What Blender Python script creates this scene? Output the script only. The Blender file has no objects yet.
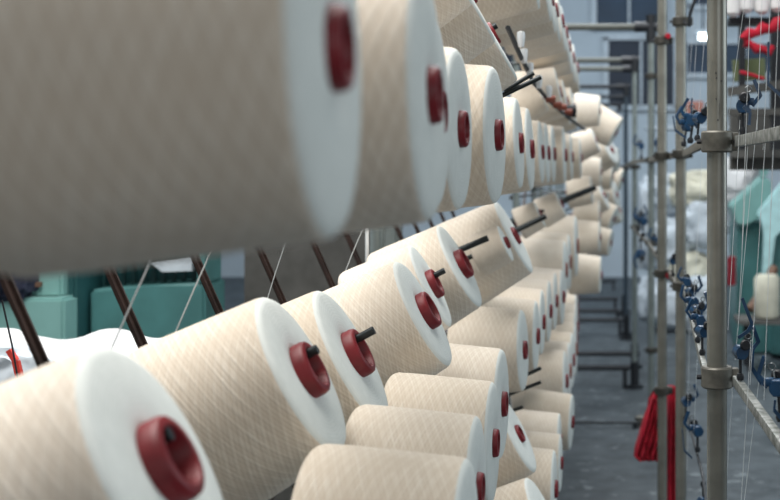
import bpy, bmesh, math, random
from mathutils import Vector, Matrix, noise
random.seed(11)
PI = math.pi
C = bpy.context.scene.collection
CAMZ = 1.40
FPX = 1300.0
VU, VV = 600.0, 170.0

def P(u, v, Y):                       # measured point of the place at distance Y
    return Vector(((u-VU)*Y/FPX, Y, CAMZ-(v-VV)*Y/FPX))

# ------------------------------------------------------------------ materials
def new_mat(name):
    m = bpy.data.materials.new(name); m.use_nodes = True
    nt = m.node_tree
    return m, nt, nt.nodes['Principled BSDF']

def plain(name, col, rough=0.6, metal=0.0, noise_scale=12.0, vary=0.15, bump=0.0, spec=0.5, dark=None):
    """base colour broken up by object-space noise"""
    m, nt, b = new_mat(name)
    tc = nt.nodes.new('ShaderNodeTexCoord')
    n = nt.nodes.new('ShaderNodeTexNoise'); n.inputs['Scale'].default_value = noise_scale; n.inputs['Detail'].default_value = 5
    r = nt.nodes.new('ShaderNodeValToRGB')
    d = dark if dark else tuple(c*(1-vary) for c in col)
    r.color_ramp.elements[0].position = 0.35; r.color_ramp.elements[0].color = (*d, 1)
    r.color_ramp.elements[1].position = 0.65; r.color_ramp.elements[1].color = (*[min(1, c*(1+vary*0.4)) for c in col], 1)
    nt.links.new(tc.outputs['Object'], n.inputs['Vector']); nt.links.new(n.outputs['Fac'], r.inputs['Fac'])
    nt.links.new(r.outputs['Color'], b.inputs['Base Color'])
    b.inputs['Roughness'].default_value = rough; b.inputs['Metallic'].default_value = metal
    b.inputs['Specular IOR Level'].default_value = spec
    if bump:
        bp = nt.nodes.new('ShaderNodeBump'); bp.inputs['Strength'].default_value = bump; bp.inputs['Distance'].default_value = 0.004
        nt.links.new(n.outputs['Fac'], bp.inputs['Height']); nt.links.new(bp.outputs['Normal'], b.inputs['Normal'])
    return m

def yarn_side(name, c1, c2):
    """cross-wound yarn: two families of helical strands round the local x axis"""
    m, nt, b = new_mat(name)
    N = nt.nodes.new; L = nt.links.new
    def mth(op, a=None, bb=None, c=None):
        x = N('ShaderNodeMath'); x.operation = op
        for i, v in enumerate((a, bb, c)):
            if v is None: continue
            if isinstance(v, (int, float)): x.inputs[i].default_value = v
            else: L(v, x.inputs[i])
        return x.outputs[0]
    tc = N('ShaderNodeTexCoord'); sp = N('ShaderNodeSeparateXYZ'); L(tc.outputs['Object'], sp.inputs[0])
    th = mth('ARCTAN2', sp.outputs['Y'], sp.outputs['Z'])
    nz = N('ShaderNodeTexNoise'); nz.inputs['Scale'].default_value = 14; L(tc.outputs['Object'], nz.inputs['Vector'])
    wob = mth('MULTIPLY', nz.outputs['Fac'], 3.2)
    def fam(px, n, sgn):
        p = mth('MULTIPLY_ADD', sp.outputs['X'], 2*PI/px, mth('MULTIPLY', th, sgn*n))
        return mth('POWER', mth('MULTIPLY_ADD', mth('SINE', mth('ADD', p, wob)), 0.5, 0.5), 3.0)
    nb = N('ShaderNodeTexNoise'); nb.inputs['Scale'].default_value = 30; nb.inputs['Detail'].default_value = 2; L(tc.outputs['Object'], nb.inputs['Vector'])
    nc = N('ShaderNodeTexNoise'); nc.inputs['Scale'].default_value = 45; nc.inputs['Detail'].default_value = 3; L(tc.outputs['Object'], nc.inputs['Vector'])
    ga = mth('MULTIPLY_ADD', nb.outputs['Fac'], 2.4, -0.7); gb = mth('MULTIPLY_ADD', nc.outputs['Fac'], -2.0, 1.5)
    coarse = mth('ADD', mth('MULTIPLY', fam(0.0125, 19, 1), ga), mth('MULTIPLY', fam(0.0118, 21, -1), gb))
    fine = mth('ADD', mth('MULTIPLY', fam(0.0049, 47, 1), gb), mth('MULTIPLY', fam(0.0053, 43, -1), ga))
    h = mth('ADD', mth('MULTIPLY', coarse, 0.55), mth('MULTIPLY', fine, 0.45))
    oi = N('ShaderNodeObjectInfo')
    mx = N('ShaderNodeMix'); mx.data_type = 'RGBA'
    mx.inputs['A'].default_value = (*c1, 1); mx.inputs['B'].default_value = (*c2, 1)
    L(h, mx.inputs['Factor'])
    hs = N('ShaderNodeHueSaturation')
    L(mth('MULTIPLY_ADD', oi.outputs['Random'], 0.10, 0.94), hs.inputs['Value'])
    L(mth('MULTIPLY_ADD', oi.outputs['Random'], -0.25, 1.1), hs.inputs['Saturation'])
    L(mx.outputs['Result'], hs.inputs['Color']); L(hs.outputs['Color'], b.inputs['Base Color'])
    bp = N('ShaderNodeBump'); bp.inputs['Strength'].default_value = 0.5; bp.inputs['Distance'].default_value = 0.0016
    L(h, bp.inputs['Height']); L(bp.outputs['Normal'], b.inputs['Normal'])
    b.inputs['Roughness'].default_value = 0.95; b.inputs['Specular IOR Level'].default_value = 0.1
    b.inputs['Sheen Weight'].default_value = 0.25; b.inputs['Sheen Roughness'].default_value = 0.6
    return m

def yarn_end(name, c1, c2):
    """end of the winding: fine concentric turns round the local x axis"""
    m, nt, b = new_mat(name); N = nt.nodes.new; L = nt.links.new
    tc = N('ShaderNodeTexCoord'); sp = N('ShaderNodeSeparateXYZ'); L(tc.outputs['Object'], sp.inputs[0])
    def mth(op, a, bb=None):
        x = N('ShaderNodeMath'); x.operation = op
        for i, v in enumerate((a, bb)):
            if v is None: continue
            if isinstance(v, (int, float)): x.inputs[i].default_value = v
            else: L(v, x.inputs[i])
        return x.outputs[0]
    r = mth('SQRT', mth('ADD', mth('POWER', sp.outputs['Y'], 2.0), mth('POWER', sp.outputs['Z'], 2.0)))
    nz = N('ShaderNodeTexNoise'); nz.inputs['Scale'].default_value = 60; nz.inputs['Detail'].default_value = 6
    L(tc.outputs['Object'], nz.inputs['Vector'])
    w = mth('MULTIPLY', mth('SINE', mth('ADD', mth('MULTIPLY', r, 2*PI/0.0045), mth('MULTIPLY', nz.outputs['Fac'], 9.0))), 0.2)
    f = mth('ADD', nz.outputs['Fac'], w)
    mx = N('ShaderNodeMix'); mx.data_type = 'RGBA'
    mx.inputs['A'].default_value = (*c1, 1); mx.inputs['B'].default_value = (*c2, 1)
    L(f, mx.inputs['Factor']); L(mx.outputs['Result'], b.inputs['Base Color'])
    bp = N('ShaderNodeBump'); bp.inputs['Strength'].default_value = 0.18; bp.inputs['Distance'].default_value = 0.001
    L(f, bp.inputs['Height']); L(bp.outputs['Normal'], b.inputs['Normal'])
    b.inputs['Roughness'].default_value = 0.95; b.inputs['Specular IOR Level'].default_value = 0.1
    return m

def emis(name, col, s):
    m, nt, b = new_mat(name)
    b.inputs['Base Color'].default_value = (*col, 1)
    b.inputs['Emission Color'].default_value = (*col, 1); b.inputs['Emission Strength'].default_value = s
    return m

M = {}
M['yarn'] = yarn_side('cross_wound_yarn', (0.68, 0.59, 0.48), (0.83, 0.76, 0.655))
M['yarn_end'] = yarn_end('yarn_end', (0.65, 0.685, 0.66), (0.78, 0.81, 0.785))
M['red'] = plain('red_plastic', (0.19, 0.006, 0.012), 0.48, vary=0.25, noise_scale=30)
M['orange'] = plain('faded_red_plastic', (0.26, 0.06, 0.035), 0.5)
M['pin'] = plain('oiled_steel_pin', (0.035, 0.042, 0.045), 0.35, 0.6, vary=0.3)
M['arm'] = plain('rusty_brown_bar', (0.035, 0.018, 0.014), 0.6, 0.2, 25, 0.45, 0.3)
M['rail'] = plain('worn_grey_bar', (0.25, 0.26, 0.25), 0.5, 0.4, 60, 0.55, 0.35, dark=(0.10, 0.11, 0.10))
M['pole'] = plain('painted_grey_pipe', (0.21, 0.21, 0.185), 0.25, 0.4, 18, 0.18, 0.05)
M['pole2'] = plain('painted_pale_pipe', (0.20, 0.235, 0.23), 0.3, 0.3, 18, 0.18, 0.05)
M['clamp'] = plain('dull_cast_clamp', (0.15, 0.145, 0.125), 0.5, 0.4, 40, 0.4, 0.2)
M['clamp_dark'] = plain('dark_cast_clamp', (0.06, 0.058, 0.05), 0.5, 0.4, 40, 0.4, 0.2)
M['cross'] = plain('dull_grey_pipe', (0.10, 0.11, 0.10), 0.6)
M['black'] = plain('black_iron', (0.012, 0.015, 0.02), 0.5, 0.2)
M['blue'] = plain('blue_plastic', (0.005, 0.042, 0.105), 0.3, vary=0.35, noise_scale=40)
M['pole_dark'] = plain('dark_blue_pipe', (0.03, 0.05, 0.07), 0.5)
M['steel'] = plain('dull_steel_wire', (0.18, 0.2, 0.21), 0.35, 0.7)
M['ceramic'] = plain('pale_ceramic', (0.75, 0.78, 0.8), 0.25)
M['thread'] = plain('white_thread', (0.60, 0.64, 0.66), 0.9)
M['teal'] = plain('teal_enamel', (0.06, 0.19, 0.19), 0.45, noise_scale=5, vary=0.25)
M['teal_light'] = plain('pale_teal_enamel', (0.20, 0.40, 0.38), 0.45, noise_scale=5, vary=0.15)
M['teal_dark'] = plain('deep_teal_enamel', (0.012, 0.07, 0.075), 0.5, noise_scale=5)
M['cyan_pale'] = plain('pale_cyan_sheet', (0.45, 0.72, 0.74), 0.5)
M['white_cloth'] = plain('white_cloth', (0.74, 0.75, 0.76), 0.9, noise_scale=6, vary=0.08, bump=0.3)
M['sack'] = plain('white_sack', (0.55, 0.62, 0.68), 0.8, noise_scale=7, vary=0.25, bump=0.4)
M['sack_cream'] = plain('cream_sack', (0.62, 0.61, 0.5), 0.8, noise_scale=7, vary=0.2, bump=0.4)
M['red_cloth'] = plain('red_cloth', (0.42, 0.006, 0.025), 0.9, noise_scale=30, vary=0.3, bump=0.4)
M['red_cable'] = plain('red_cable', (0.22, 0.008, 0.02), 0.5)
M['ribbon'] = plain('bright_red_ribbon', (0.75, 0.06, 0.04), 0.6)
M['navy'] = plain('navy_cloth', (0.01, 0.014, 0.035), 0.9)
M['brown'] = plain('brown_wood', (0.16, 0.09, 0.06), 0.7)
M['brick'] = plain('brick_red_card', (0.30, 0.13, 0.10), 0.8)
M['olive'] = plain('olive_panel', (0.12, 0.15, 0.07), 0.7)
M['wall'] = plain('pale_blue_plaster', (0.50, 0.58, 0.64), 0.9, noise_scale=1.5, vary=0.12)
M['wall_grey'] = plain('dark_grey_render', (0.095, 0.095, 0.09), 0.95, noise_scale=9, vary=0.25, bump=0.3)
M['ceiling'] = plain('ceiling_paint', (0.55, 0.58, 0.6), 0.9, noise_scale=2)
M['frame_white'] = plain('pale_window_frame', (0.5, 0.58, 0.64), 0.5)
M['pane'] = plain('blue_window_pane', (0.025, 0.06, 0.11), 0.6, noise_scale=1.2, vary=0.4)
M['pane_dark'] = plain('dark_window_pane', (0.010, 0.022, 0.045), 0.6, noise_scale=1.2, vary=0.4)
M['shutter'] = plain('pale_louvre', (0.42, 0.50, 0.58), 0.6)
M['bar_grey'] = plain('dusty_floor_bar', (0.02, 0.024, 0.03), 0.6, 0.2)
M['lamp'] = emis('lamp_tube', (0.85, 0.95, 1.0), 14)

def floor_mat():
    m, nt, b = new_mat('worn_concrete'); N = nt.nodes.new; L = nt.links.new
    tc = N('ShaderNodeTexCoord')
    a = N('ShaderNodeTexNoise'); a.inputs['Scale'].default_value = 5.5; a.inputs['Detail'].default_value = 8; a.inputs['Roughness'].default_value = 0.65
    s = N('ShaderNodeTexNoise'); s.inputs['Scale'].default_value = 14; s.inputs['Detail'].default_value = 3
    L(tc.outputs['Object'], a.inputs['Vector']); L(tc.outputs['Object'], s.inputs['Vector'])
    r = N('ShaderNodeValToRGB'); r.color_ramp.elements[0].position = .36; r.color_ramp.elements[0].color = (.026, .036, .044, 1)
    r.color_ramp.elements[1].position = .66; r.color_ramp.elements[1].color = (.078, .098, .112, 1)
    L(a.outputs['Fac'], r.inputs['Fac'])
    r2 = N('ShaderNodeValToRGB'); r2.color_ramp.elements[0].position = .62; r2.color_ramp.elements[0].color = (0, 0, 0, 1)
    r2.color_ramp.elements[1].position = .70; r2.color_ramp.elements[1].color = (1, 1, 1, 1)
    L(s.outputs['Fac'], r2.inputs['Fac'])
    mx = N('ShaderNodeMix'); mx.data_type = 'RGBA'; mx.inputs['B'].default_value = (.17, .20, .215, 1)
    L(r2.outputs['Color'], mx.inputs['Factor']); L(r.outputs['Color'], mx.inputs['A'])
    L(mx.outputs['Result'], b.inputs['Base Color'])
    b.inputs['Roughness'].default_value = 0.55
    bp = N('ShaderNodeBump'); bp.inputs['Strength'].default_value = .3; bp.inputs['Distance'].default_value = .004
    L(a.outputs['Fac'], bp.inputs['Height']); L(bp.outputs['Normal'], b.inputs['Normal'])
    return m
M['floor'] = floor_mat()

# ------------------------------------------------------------------ mesh builder (world coordinates)
class MB:
    def __init__(self): self.bm = bmesh.new()
    def box(self, c, s, rot=None, bev=0.0):
        g = bmesh.ops.create_cube(self.bm, size=1.0)
        mt = Matrix.Translation(Vector(c)) @ (rot.to_4x4() if rot else Matrix.Identity(4)) @ Matrix.Diagonal((*s, 1))
        bmesh.ops.transform(self.bm, matrix=mt, verts=g['verts'])
        if bev:
            es = list({e for v in g['verts'] for e in v.link_edges})
            bmesh.ops.bevel(self.bm, geom=es, offset=bev, segments=2, affect='EDGES', profile=0.5)
        return self
    def tube(self, pts, r, n=12, cap=True, radii=None):
        pts = [Vector(p) for p in pts]; rings = []
        up0 = Vector((0, 0, 1))
        for i, p in enumerate(pts):
            d = (pts[min(i+1, len(pts)-1)]-pts[max(i-1, 0)]).normalized()
            ref = up0 if abs(d.dot(up0)) < 0.95 else Vector((0, 1, 0))
            a = d.cross(ref).normalized(); b = d.cross(a).normalized()
            rr = radii[i] if radii else r
            rings.append([self.bm.verts.new(p+a*rr*math.cos(2*PI*k/n)+b*rr*math.sin(2*PI*k/n)) for k in range(n)])
        for q, w in zip(rings, rings[1:]):
            for k in range(n):
                self.bm.faces.new((q[k], q[(k+1) % n], w[(k+1) % n], w[k])).smooth = True
        if cap:
            self.bm.faces.new(rings[0][::-1]); self.bm.faces.new(rings[-1])
        return self
    def bar(self, p0, p1, w, h, bev=0.0):
        """rectangular bar, w across, h in the vertical plane"""
        p0, p1 = Vector(p0), Vector(p1); d = (p1-p0)
        x = d.normalized(); ref = Vector((0, 0, 1)) if abs(x.z) < 0.95 else Vector((0, 1, 0))
        y = ref.cross(x).normalized(); z = x.cross(y).normalized()
        rot = Matrix((x, y, z)).transposed()
        return self.box((p0+p1)/2, (d.length, w, h), rot, bev)
    def lathe(self, prof, axis='X', c=(0, 0, 0), n=48, mats=None, close=False):
        c = Vector(c); rings = []
        for (t, r) in prof:
            ring = []
            for k in range(n):
                a = 2*PI*k/n; q = (t, r*math.sin(a), r*math.cos(a))
                if axis == 'Z': q = (r*math.cos(a), r*math.sin(a), t)
                if axis == 'Y': q = (r*math.sin(a), t, r*math.cos(a))
                ring.append(self.bm.verts.new(c+Vector(q)))
            rings.append(ring)
        m = len(rings); rng = range(m if close else m-1)
        for i in rng:
            q, w = rings[i], rings[(i+1) % m]
            for k in range(n):
                f = self.bm.faces.new((q[k], q[(k+1) % n], w[(k+1) % n], w[k])); f.smooth = True
                if mats: f.material_index = mats[i]
        return self
    def blob(self, c, s, seed=0, amp=0.25, sub=4, freq=2.2):
        g = bmesh.ops.create_icosphere(self.bm, subdivisions=sub, radius=1.0)
        for v in g['verts']:
            n = noise.fractal(v.co*freq+Vector((seed*7.3, seed*3.1, 1.7)), 1.0, 2.0, 4)
            p = v.co*(1+amp*n)
            e = 0.75
            q = Vector([math.copysign(abs(t)**e, t) for t in p])
            v.co = Vector(c)+Vector((q.x*s[0], q.y*s[1], q.z*s[2]))
        for v in g['verts']:
            for f in v.link_faces: f.smooth = True
        return self
    def build(self, name, mats, parent=None):
        bm = self.bm
        bmesh.ops.recalc_face_normals(bm, faces=bm.faces)
        if parent is None:
            lo = Vector([min(v.co[i] for v in bm.verts) for i in range(3)])
            hi = Vector([max(v.co[i] for v in bm.verts) for i in range(3)])
            org = Vector(((lo.x+hi.x)/2, (lo.y+hi.y)/2, lo.z))
        else:
            org = Vector((0, 0, 0)); q = parent
            while q is not None:
                org += q.location; q = q.parent
        for v in bm.verts: v.co -= org
        me = bpy.data.meshes.new(name); bm.to_mesh(me); bm.free()
        if len(me.polygons) < 9000: me.set_sharp_from_angle(angle=math.radians(38))
        for mt in (mats if isinstance(mats, (list, tuple)) else [mats]): me.materials.append(mt)
        o = bpy.data.objects.new(name, me); C.objects.link(o)
        if parent is None: o.location = org
        else: o.parent = parent
        return o

def tag(o, label=None, cat=None, group=None, kind=None):
    if label: o['label'] = label
    if cat: o['category'] = cat
    if group: o['group'] = group
    if kind: o['kind'] = kind
    return o
def empty(name, loc, label, cat, group=None):
    o = bpy.data.objects.new(name, None); C.objects.link(o); o.location = loc; o.empty_display_size = 0.05
    return tag(o, label, cat, group)
def struct(name, mb, m, parent=None):
    o = mb.build(name, m, parent)
    if parent is None: o['kind'] = 'structure'
    return o
def copy_tree(o, parent=None):
    c = o.copy(); C.objects.link(c)
    if parent is not None: c.parent = parent
    for ch in list(o.children): copy_tree(ch, c)
    return c

# ------------------------------------------------------------------ room
struct('floor', MB().box((0.5, 8, -0.05), (13, 24, 0.1)), M['floor'])
struct('ceiling', MB().box((0.5, 8, 4.85), (13, 24, 0.1)), M['ceiling'])
struct('wall_left', MB().box((-6.05, 8, 2.4), (0.1, 24, 4.8)), M['wall'])
struct('wall_right', MB().box((7.05, 8, 2.4), (0.1, 24, 4.8)), M['wall'])
YW = 17.0
struct('wall_back', MB().box((0.5, YW+0.1, 2.4), (13, 0.2, 4.8)), M['wall'])
def window(n, u0, u1, v0, v1, pane, nx=3, nz=2):
    a = P(u0, v1, YW); b = P(u1, v0, YW)
    w = bpy.data.objects.new('window_%d' % n, None); C.objects.link(w)
    w.location = ((a.x+b.x)/2, YW-0.03, a.z); w['kind'] = 'structure'
    cx, cz, W, H = (a.x+b.x)/2, (a.z+b.z)/2, b.x-a.x, b.z-a.z
    MB().box((cx, YW-0.02, cz), (W, 0.02, H)).build('window_pane', pane, w)
    f = MB(); t = 0.07
    f.box((cx, YW-0.04, a.z), (W+t, 0.08, t)); f.box((cx, YW-0.04, b.z), (W+t, 0.08, t))
    for i in range(nx+1): f.box((a.x+W*i/nx, YW-0.04, cz), (t if i in (0, nx) else 0.03, 0.08, H))
    for i in range(1, nz): f.box((cx, YW-0.04, a.z+H*i/nz), (W, 0.05, 0.03))
    f.build('window_frame', M['frame_white'] if pane is not M['shutter'] else M['wall'], w)
window(1, 594, 664, -40, 28, M['pane'], 2, 1)
window(2, 606, 676, 38, 108, M['pane_dark'], 2, 1)
window(3, 690, 760, -40, 8, M['pane'], 2, 1)
window(4, 684, 775, 42, 76, M['pane'], 3, 1)
window(5, 800, 900, -30, 90, M['pane_dark'], 3, 2)
window(6, 420, 540, -30, 90, M['pane_dark'], 3, 2)
window(7, 200, 380, -30, 90, M['pane'], 3, 2)

# ------------------------------------------------------------------ yarn cones
CL, RN, RB = 0.176, 0.1015, 0.1155      # length, nose radius, back radius
def make_cone(hub_r, proud, hub_mat, fat=1.0):
    root = bpy.data.objects.new('yarn_cone', None); C.objects.link(root)
    hole = hub_r*0.70
    rn, rb = RN*fat, RB*fat
    b = MB()
    prof = [(-0.001, hub_r*0.98), (0.0, hub_r+0.004), (0.0015, rn*0.55), (0.0, rn-0.012), (-0.0015, rn-0.005), (-0.005, rn-0.0012), (-0.010, rn+0.0005)]
    mats = [1]*5+[0]
    for k in range(1, 6):
        t = k/6; prof.append((-0.010-(CL-0.03)*t, rn+0.0005+(rb-rn)*t)); mats.append(0)
    prof += [(-CL+0.014, rb), (-CL+0.008, rb-0.0015), (-CL+0.004, rb-0.004), (-CL+0.001, rb-0.008), (-CL, rb-0.014), (-CL, hub_r+0.004), (-CL+0.001, hub_r*0.9)]
    mats += [0, 0, 0, 0, 0, 1, 1]
    b.lathe(prof, n=72, mats=mats)
    b.build('yarn_winding', [M['yarn'], M['yarn_end']], root)
    t = MB()
    t.lathe([(proud-0.0015, hub_r*0.96), (proud, hub_r*0.90), (proud, hole*1.06), (proud-0.002, hole), (-CL-0.012, hole), (-CL-0.012, hub_r*0.8),
             (-CL-0.001, hub_r*0.86), (-0.004, hub_r), (proud-0.006, hub_r)], n=40, close=True)
    t.build('tube', hub_mat, root)
    root['hole'] = hole
    return root
KINDS = {'std': make_cone(0.0235, 0.008, M['red']), 'wide': make_cone(0.0335, 0.016, M['red']), 'pale': make_cone(0.026, 0.006, M['orange'])}
used = set()
ALL = []
def cone(u, v, D, Y, tilt, yaw, label, group, kind='std'):
    src = KINDS[kind]
    o = src if kind not in used else copy_tree(src); used.add(kind)
    s = D*Y/(FPX*0.2)
    o.location = P(u, v, Y); o.scale = (s, s, s)
    o.rotation_euler = (random.uniform(0, 6.28), math.radians(-tilt), math.radians(-yaw))
    tag(o, label, 'yarn cone', group)
    R = (Matrix.Rotation(math.radians(-yaw), 3, 'Z') @ Matrix.Rotation(math.radians(-tilt), 3, 'Y'))
    ax = R @ Vector((1, 0, 0)); up = R @ Vector((0, 0, 1))
    PR = 0.0062
    c0 = o.location+up*(src['hole']*s-PR*1.08)
    rec = dict(c=c0, ax=ax, L=(CL+0.05)*s, s=s, proud=0.0)
    ALL.append(rec)
    return rec

ORD = ['first', 'second', 'third', 'fourth', 'fifth', 'sixth', 'seventh', 'eighth', 'ninth', 'tenth', 'eleventh', 'twelfth', 'thirteenth', 'fourteenth', 'fifteenth', 'sixteenth']
def row(spec, place, group, kind='std'):
    out = []
    for i, sp_ in enumerate(spec):
        u, v, D, Y, tilt, yaw = sp_[:6]; k = sp_[6] if len(sp_) > 6 else kind
        extra = sp_[7] if len(sp_) > 7 else None
        lab = extra if extra else 'cream yarn cone, %s from the front in %s' % (ORD[i], place)
        out.append(cone(u, v, D, Y, tilt, yaw, lab, group, k))
    return out

rowA = row([
 (334, 48, 378, 0.69, 2, -1.5, 'std', 'largest blurred cream yarn cone filling the upper left of the photo'),
 (431, 95, 250, 1.04, 2, 0, 'std', 'blurred cream yarn cone directly behind the largest one in the top left'),
 (438, 112, 192, 1.36, 1, 1, 'std', 'cream yarn cone mostly hidden, third of the level eye-height row'),
 (461, 129, 160, 1.63, 1, 3, 'std', 'white-faced yarn cone showing its dark red tube ring, fourth of the level eye-height row'),
 (497, 135, 136, 1.91, 1, 4, 'std', 'sharply focused cone with visible yarn ridges in the level eye-height row'),
 (520, 143, 90, 2.9, 3, 2), (531, 149, 82, 3.2, 3, 2), (542, 152, 62, 4.05, 3, 2), (548, 153, 60, 4.35, 3, 2),
 (554, 154, 57, 4.62, 2, 2), (565, 155, 56, 4.9, 2, 1), (572, 157, 46, 5.4, 2, 1), (581, 158, 40, 6.0, 2, 1)],
 'the level row of cones at eye height', 'cones of the level row at eye height')
rowB = row([
 (163, 464, 272, 1.04, 28, -2, 'wide', 'blurred yarn cone in the bottom left corner, nearest of the upward-tilted row'),
 (305, 372, 172, 1.55, 28, 0, 'wide', 'upward-tilted yarn cone second from the bottom left, dark pin tip in its ring'),
 (354, 355, 148, 1.86, 28, 0, 'wide', 'upward-tilted yarn cone with a long grey pin sticking out of its ring'),
 (425, 312, 116, 2.28, 28, 2, 'wide', 'upward-tilted cone whose sharp face stands lowest over the ribbed cones at centre'),
 (432, 285, 90, 2.62, 27, 0, 'wide', 'partly hidden tilted cone with short black pin tip, behind the centre cone'),
 (461, 265, 91, 2.92, 28, 3, 'wide', 'tilted cone with a wide open red ring at the picture centre'),
 (506, 243, 38, 3.20, 24, 2, 'wide', 'thin nearly used up yarn cone inside the tilted row'),
 (515, 236, 80, 3.42, 28, 2, 'std', 'tilted cone behind the thin nearly used up cone'),
 (540, 214, 28, 5.0, 26, 0, 'wide', 'small far tilted cone with brownish ring, beyond the large tilted cones'),
 (561, 204, 27, 5.5, 26, 0, 'wide', 'farthest small tilted cone with brownish ring, below the level row')],
 '', 'cones of the upward tilted row')
rowC = row([
 (468, 552, 182, 1.40, 0, 2, 'std', 'yarn cone with diamond winding cut off by the bottom edge, left of centre'),
 (478, 489, 143, 1.70, 0, 2, 'std', 'diamond-wound cone low at centre, second in the stepped row'),
 (494, 443, 120, 2.08, 0, 2, 'std', 'sharpest ribbed cone, third in the stepped row below the tilted cones'),
 (503, 404, 108, 2.52, 0, 3), (524, 350, 80, 3.30, 2, 4),
 (537, 336, 70, 3.62, 0, 2), (543, 322, 64, 3.92, 0, 2), (550, 311, 60, 4.2, 0, 2), (556, 301, 56, 4.5, 0, 2),
 (563, 297, 54, 4.75, 1, 3), (566, 270, 58, 5.2, 1, 2, 'pale'), (570, 262, 55, 5.6, 1, 2, 'pale'), (577, 246, 60, 6.0, 1, 2, 'pale')],
 'the stepped row below the tilted cones', 'cones of the stepped middle row')
rowD = row([
 (519, 434, 80, 3.1, 27, 3, 'std', 'upward-tilted cone low in the picture behind the sharp ribbed cones'),
 (547, 520, 92, 2.9, 26, 2, 'std', 'upward-tilted cone at the bottom edge beside the floor'),
 (566, 381, 60, 4.55, 1, 2), (570, 371, 57, 4.85, 1, 2, 'pale'), (573, 360, 54, 5.15, 1, 2), (576, 349, 51, 5.45, 1, 2, 'pale'),
 (576, 338, 48, 5.75, 1, 2), (577, 327, 45, 6.1, 1, 2), (577, 317, 42, 6.5, 1, 2), (577, 307, 40, 6.9, 1, 2), (577, 297, 38, 7.4, 1, 2)],
 'the fourth row down beside the aisle', 'cones of the fourth row down')
rowE = row([
 (555, 489, 76, 3.36, 0, 2, 'std', 'white cone at the bottom of the aisle edge with purple-red ring sliver'),
 (561, 463, 56, 3.64, 0, 2, 'std', 'cone just above the bottom aisle-edge cone, deep red ring'),
 (560, 441, 54, 3.88, 0, 2, 'std', 'cone just left of the one jutting out farthest over the floor'),
 (572, 422, 54, 4.12, -2, 4, 'std', 'lone white cone jutting farthest out over the grey floor')],
 'the lowest row', 'cones of the lowest row')
rowU = row([
 (443, -48, 118, 1.95, 31, -2, 'std', 'upward-tilted cone cut by the top edge, nearest of the high tilted ones'),
 (468, -7, 111, 2.2, 31, -2, 'std', 'upward-tilted high cone between its two tilted neighbours near the top edge'),
 (492, 34, 104, 2.45, 31, -2, 'std', 'upward-tilted high cone with red ring edge, above the sharp ridged cone'),
 (542, 97, 31, 4.2, 27, -3, 'pale', 'small pale tilted cone under the string of red tube ends'),
 (560, 92, 50, 4.8, 12, -1, 'std', 'shaded cone beneath the high overhanging row, nearest of its three'),
 (567, 102, 46, 5.15, 11, 0, 'std', 'shaded cone beneath the high overhanging row, middle of its three'),
 (574, 108, 42, 5.55, 9, 0, 'std', 'shaded cone beneath the high overhanging row, last before the aisle')],
 '', 'cones of the high tilted row')
rowV = row([
 (534, -33, 84, 3.2, 9, 0), (546, -17, 76, 3.5, 9, 0), (551, -2, 70, 3.8, 9, 0), (556, 10, 64, 4.15, 9, 1),
 (562, 21, 60, 4.5, 9, 1), (566, 33, 56, 4.85, 9, 1), (569, 46, 54, 5.2, 9, 1), (573, 58, 50, 5.6, 8, 1), (577, 68, 48, 6.0, 8, 1)],
 'the highest row at the top edge', 'cones of the highest row')
# far section of the creel, soft and irregular
far = [
 (600, 111, 30, 7.0, -2, 2, 'white blurred cone sticking out level beside the far floor pipes'),
 (616, 133, 32, 7.6, -28, 8, 'far blurred cone drooping down to the right'),
 (612, 150, 30, 8.0, 24, 20, 'far blurred cone with brownish hollow end'),
 (601, 172, 28, 7.2, 0, 2, 'far blurred cone just right of the level row end'),
 (613, 176, 27, 8.4, -6, 6, 'far blurred cone touching the dark pole line, upper middle'),
 (604, 195, 30, 7.5, 24, 6, 'far blurred cone tilted up below the level row end'),
 (617, 195, 26, 8.8, 10, 14, 'far blurred cone close to the thin far pole'),
 (600, 215, 30, 7.2, 2, 2, 'far blurred cone above the dark gap at the aisle end'),
 (614, 219, 26, 8.2, -20, 14, 'far blurred cone with dull red spot under it'),
 (600, 237, 30, 7.0, 0, 4, 'far blurred cone at the aisle end, level and white'),
 (611, 243, 26, 7.8, -8, 10, 'far blurred cone with a red rim at the aisle end'),
 (601, 275, 36, 6.3, -2, 3, 'rounded white cone jutting over the far floor bars'),
 (618, 160, 24, 9.4, 0, 12, 'faint far cone right of the pile, upper'),
 (620, 210, 24, 9.6, 14, 12, 'faint far cone right of the pile, lower'),
 (608, 125, 24, 9.0, 12, 8, 'faint far cone behind the drooping one'),
 (622, 180, 22, 10.2, -10, 10, 'faint smallest far cone by the thin pole, middle height'),
 (607, 164, 25, 8.6, -30, 5, 'far drooping cone in the middle of the pile'),
 (606, 205, 27, 8.6, -14, 5, 'far cone in the pile just above mid height of the aisle end'),
 (609, 230, 26, 8.9, 18, 8, 'far tilted cone above the one with a red rim'),
 (592, 190, 28, 6.9, 6, 3, 'far cone tucked behind the thick dark far pin'),
 (596, 140, 26, 6.8, 22, 4, 'far cone tilted up right behind the end of the level row'),
 (598, 256, 26, 8.2, 8, 4, 'far cone between two white cones at the aisle end'),
]
rowF = [cone(u, v, D, Y, t, yw, 'pale '+lab, 'far blurred cones at the aisle end', 'pale' if i % 3 == 1 else 'std') for i, (u, v, D, Y, t, yw, lab) in enumerate(far)]

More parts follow.
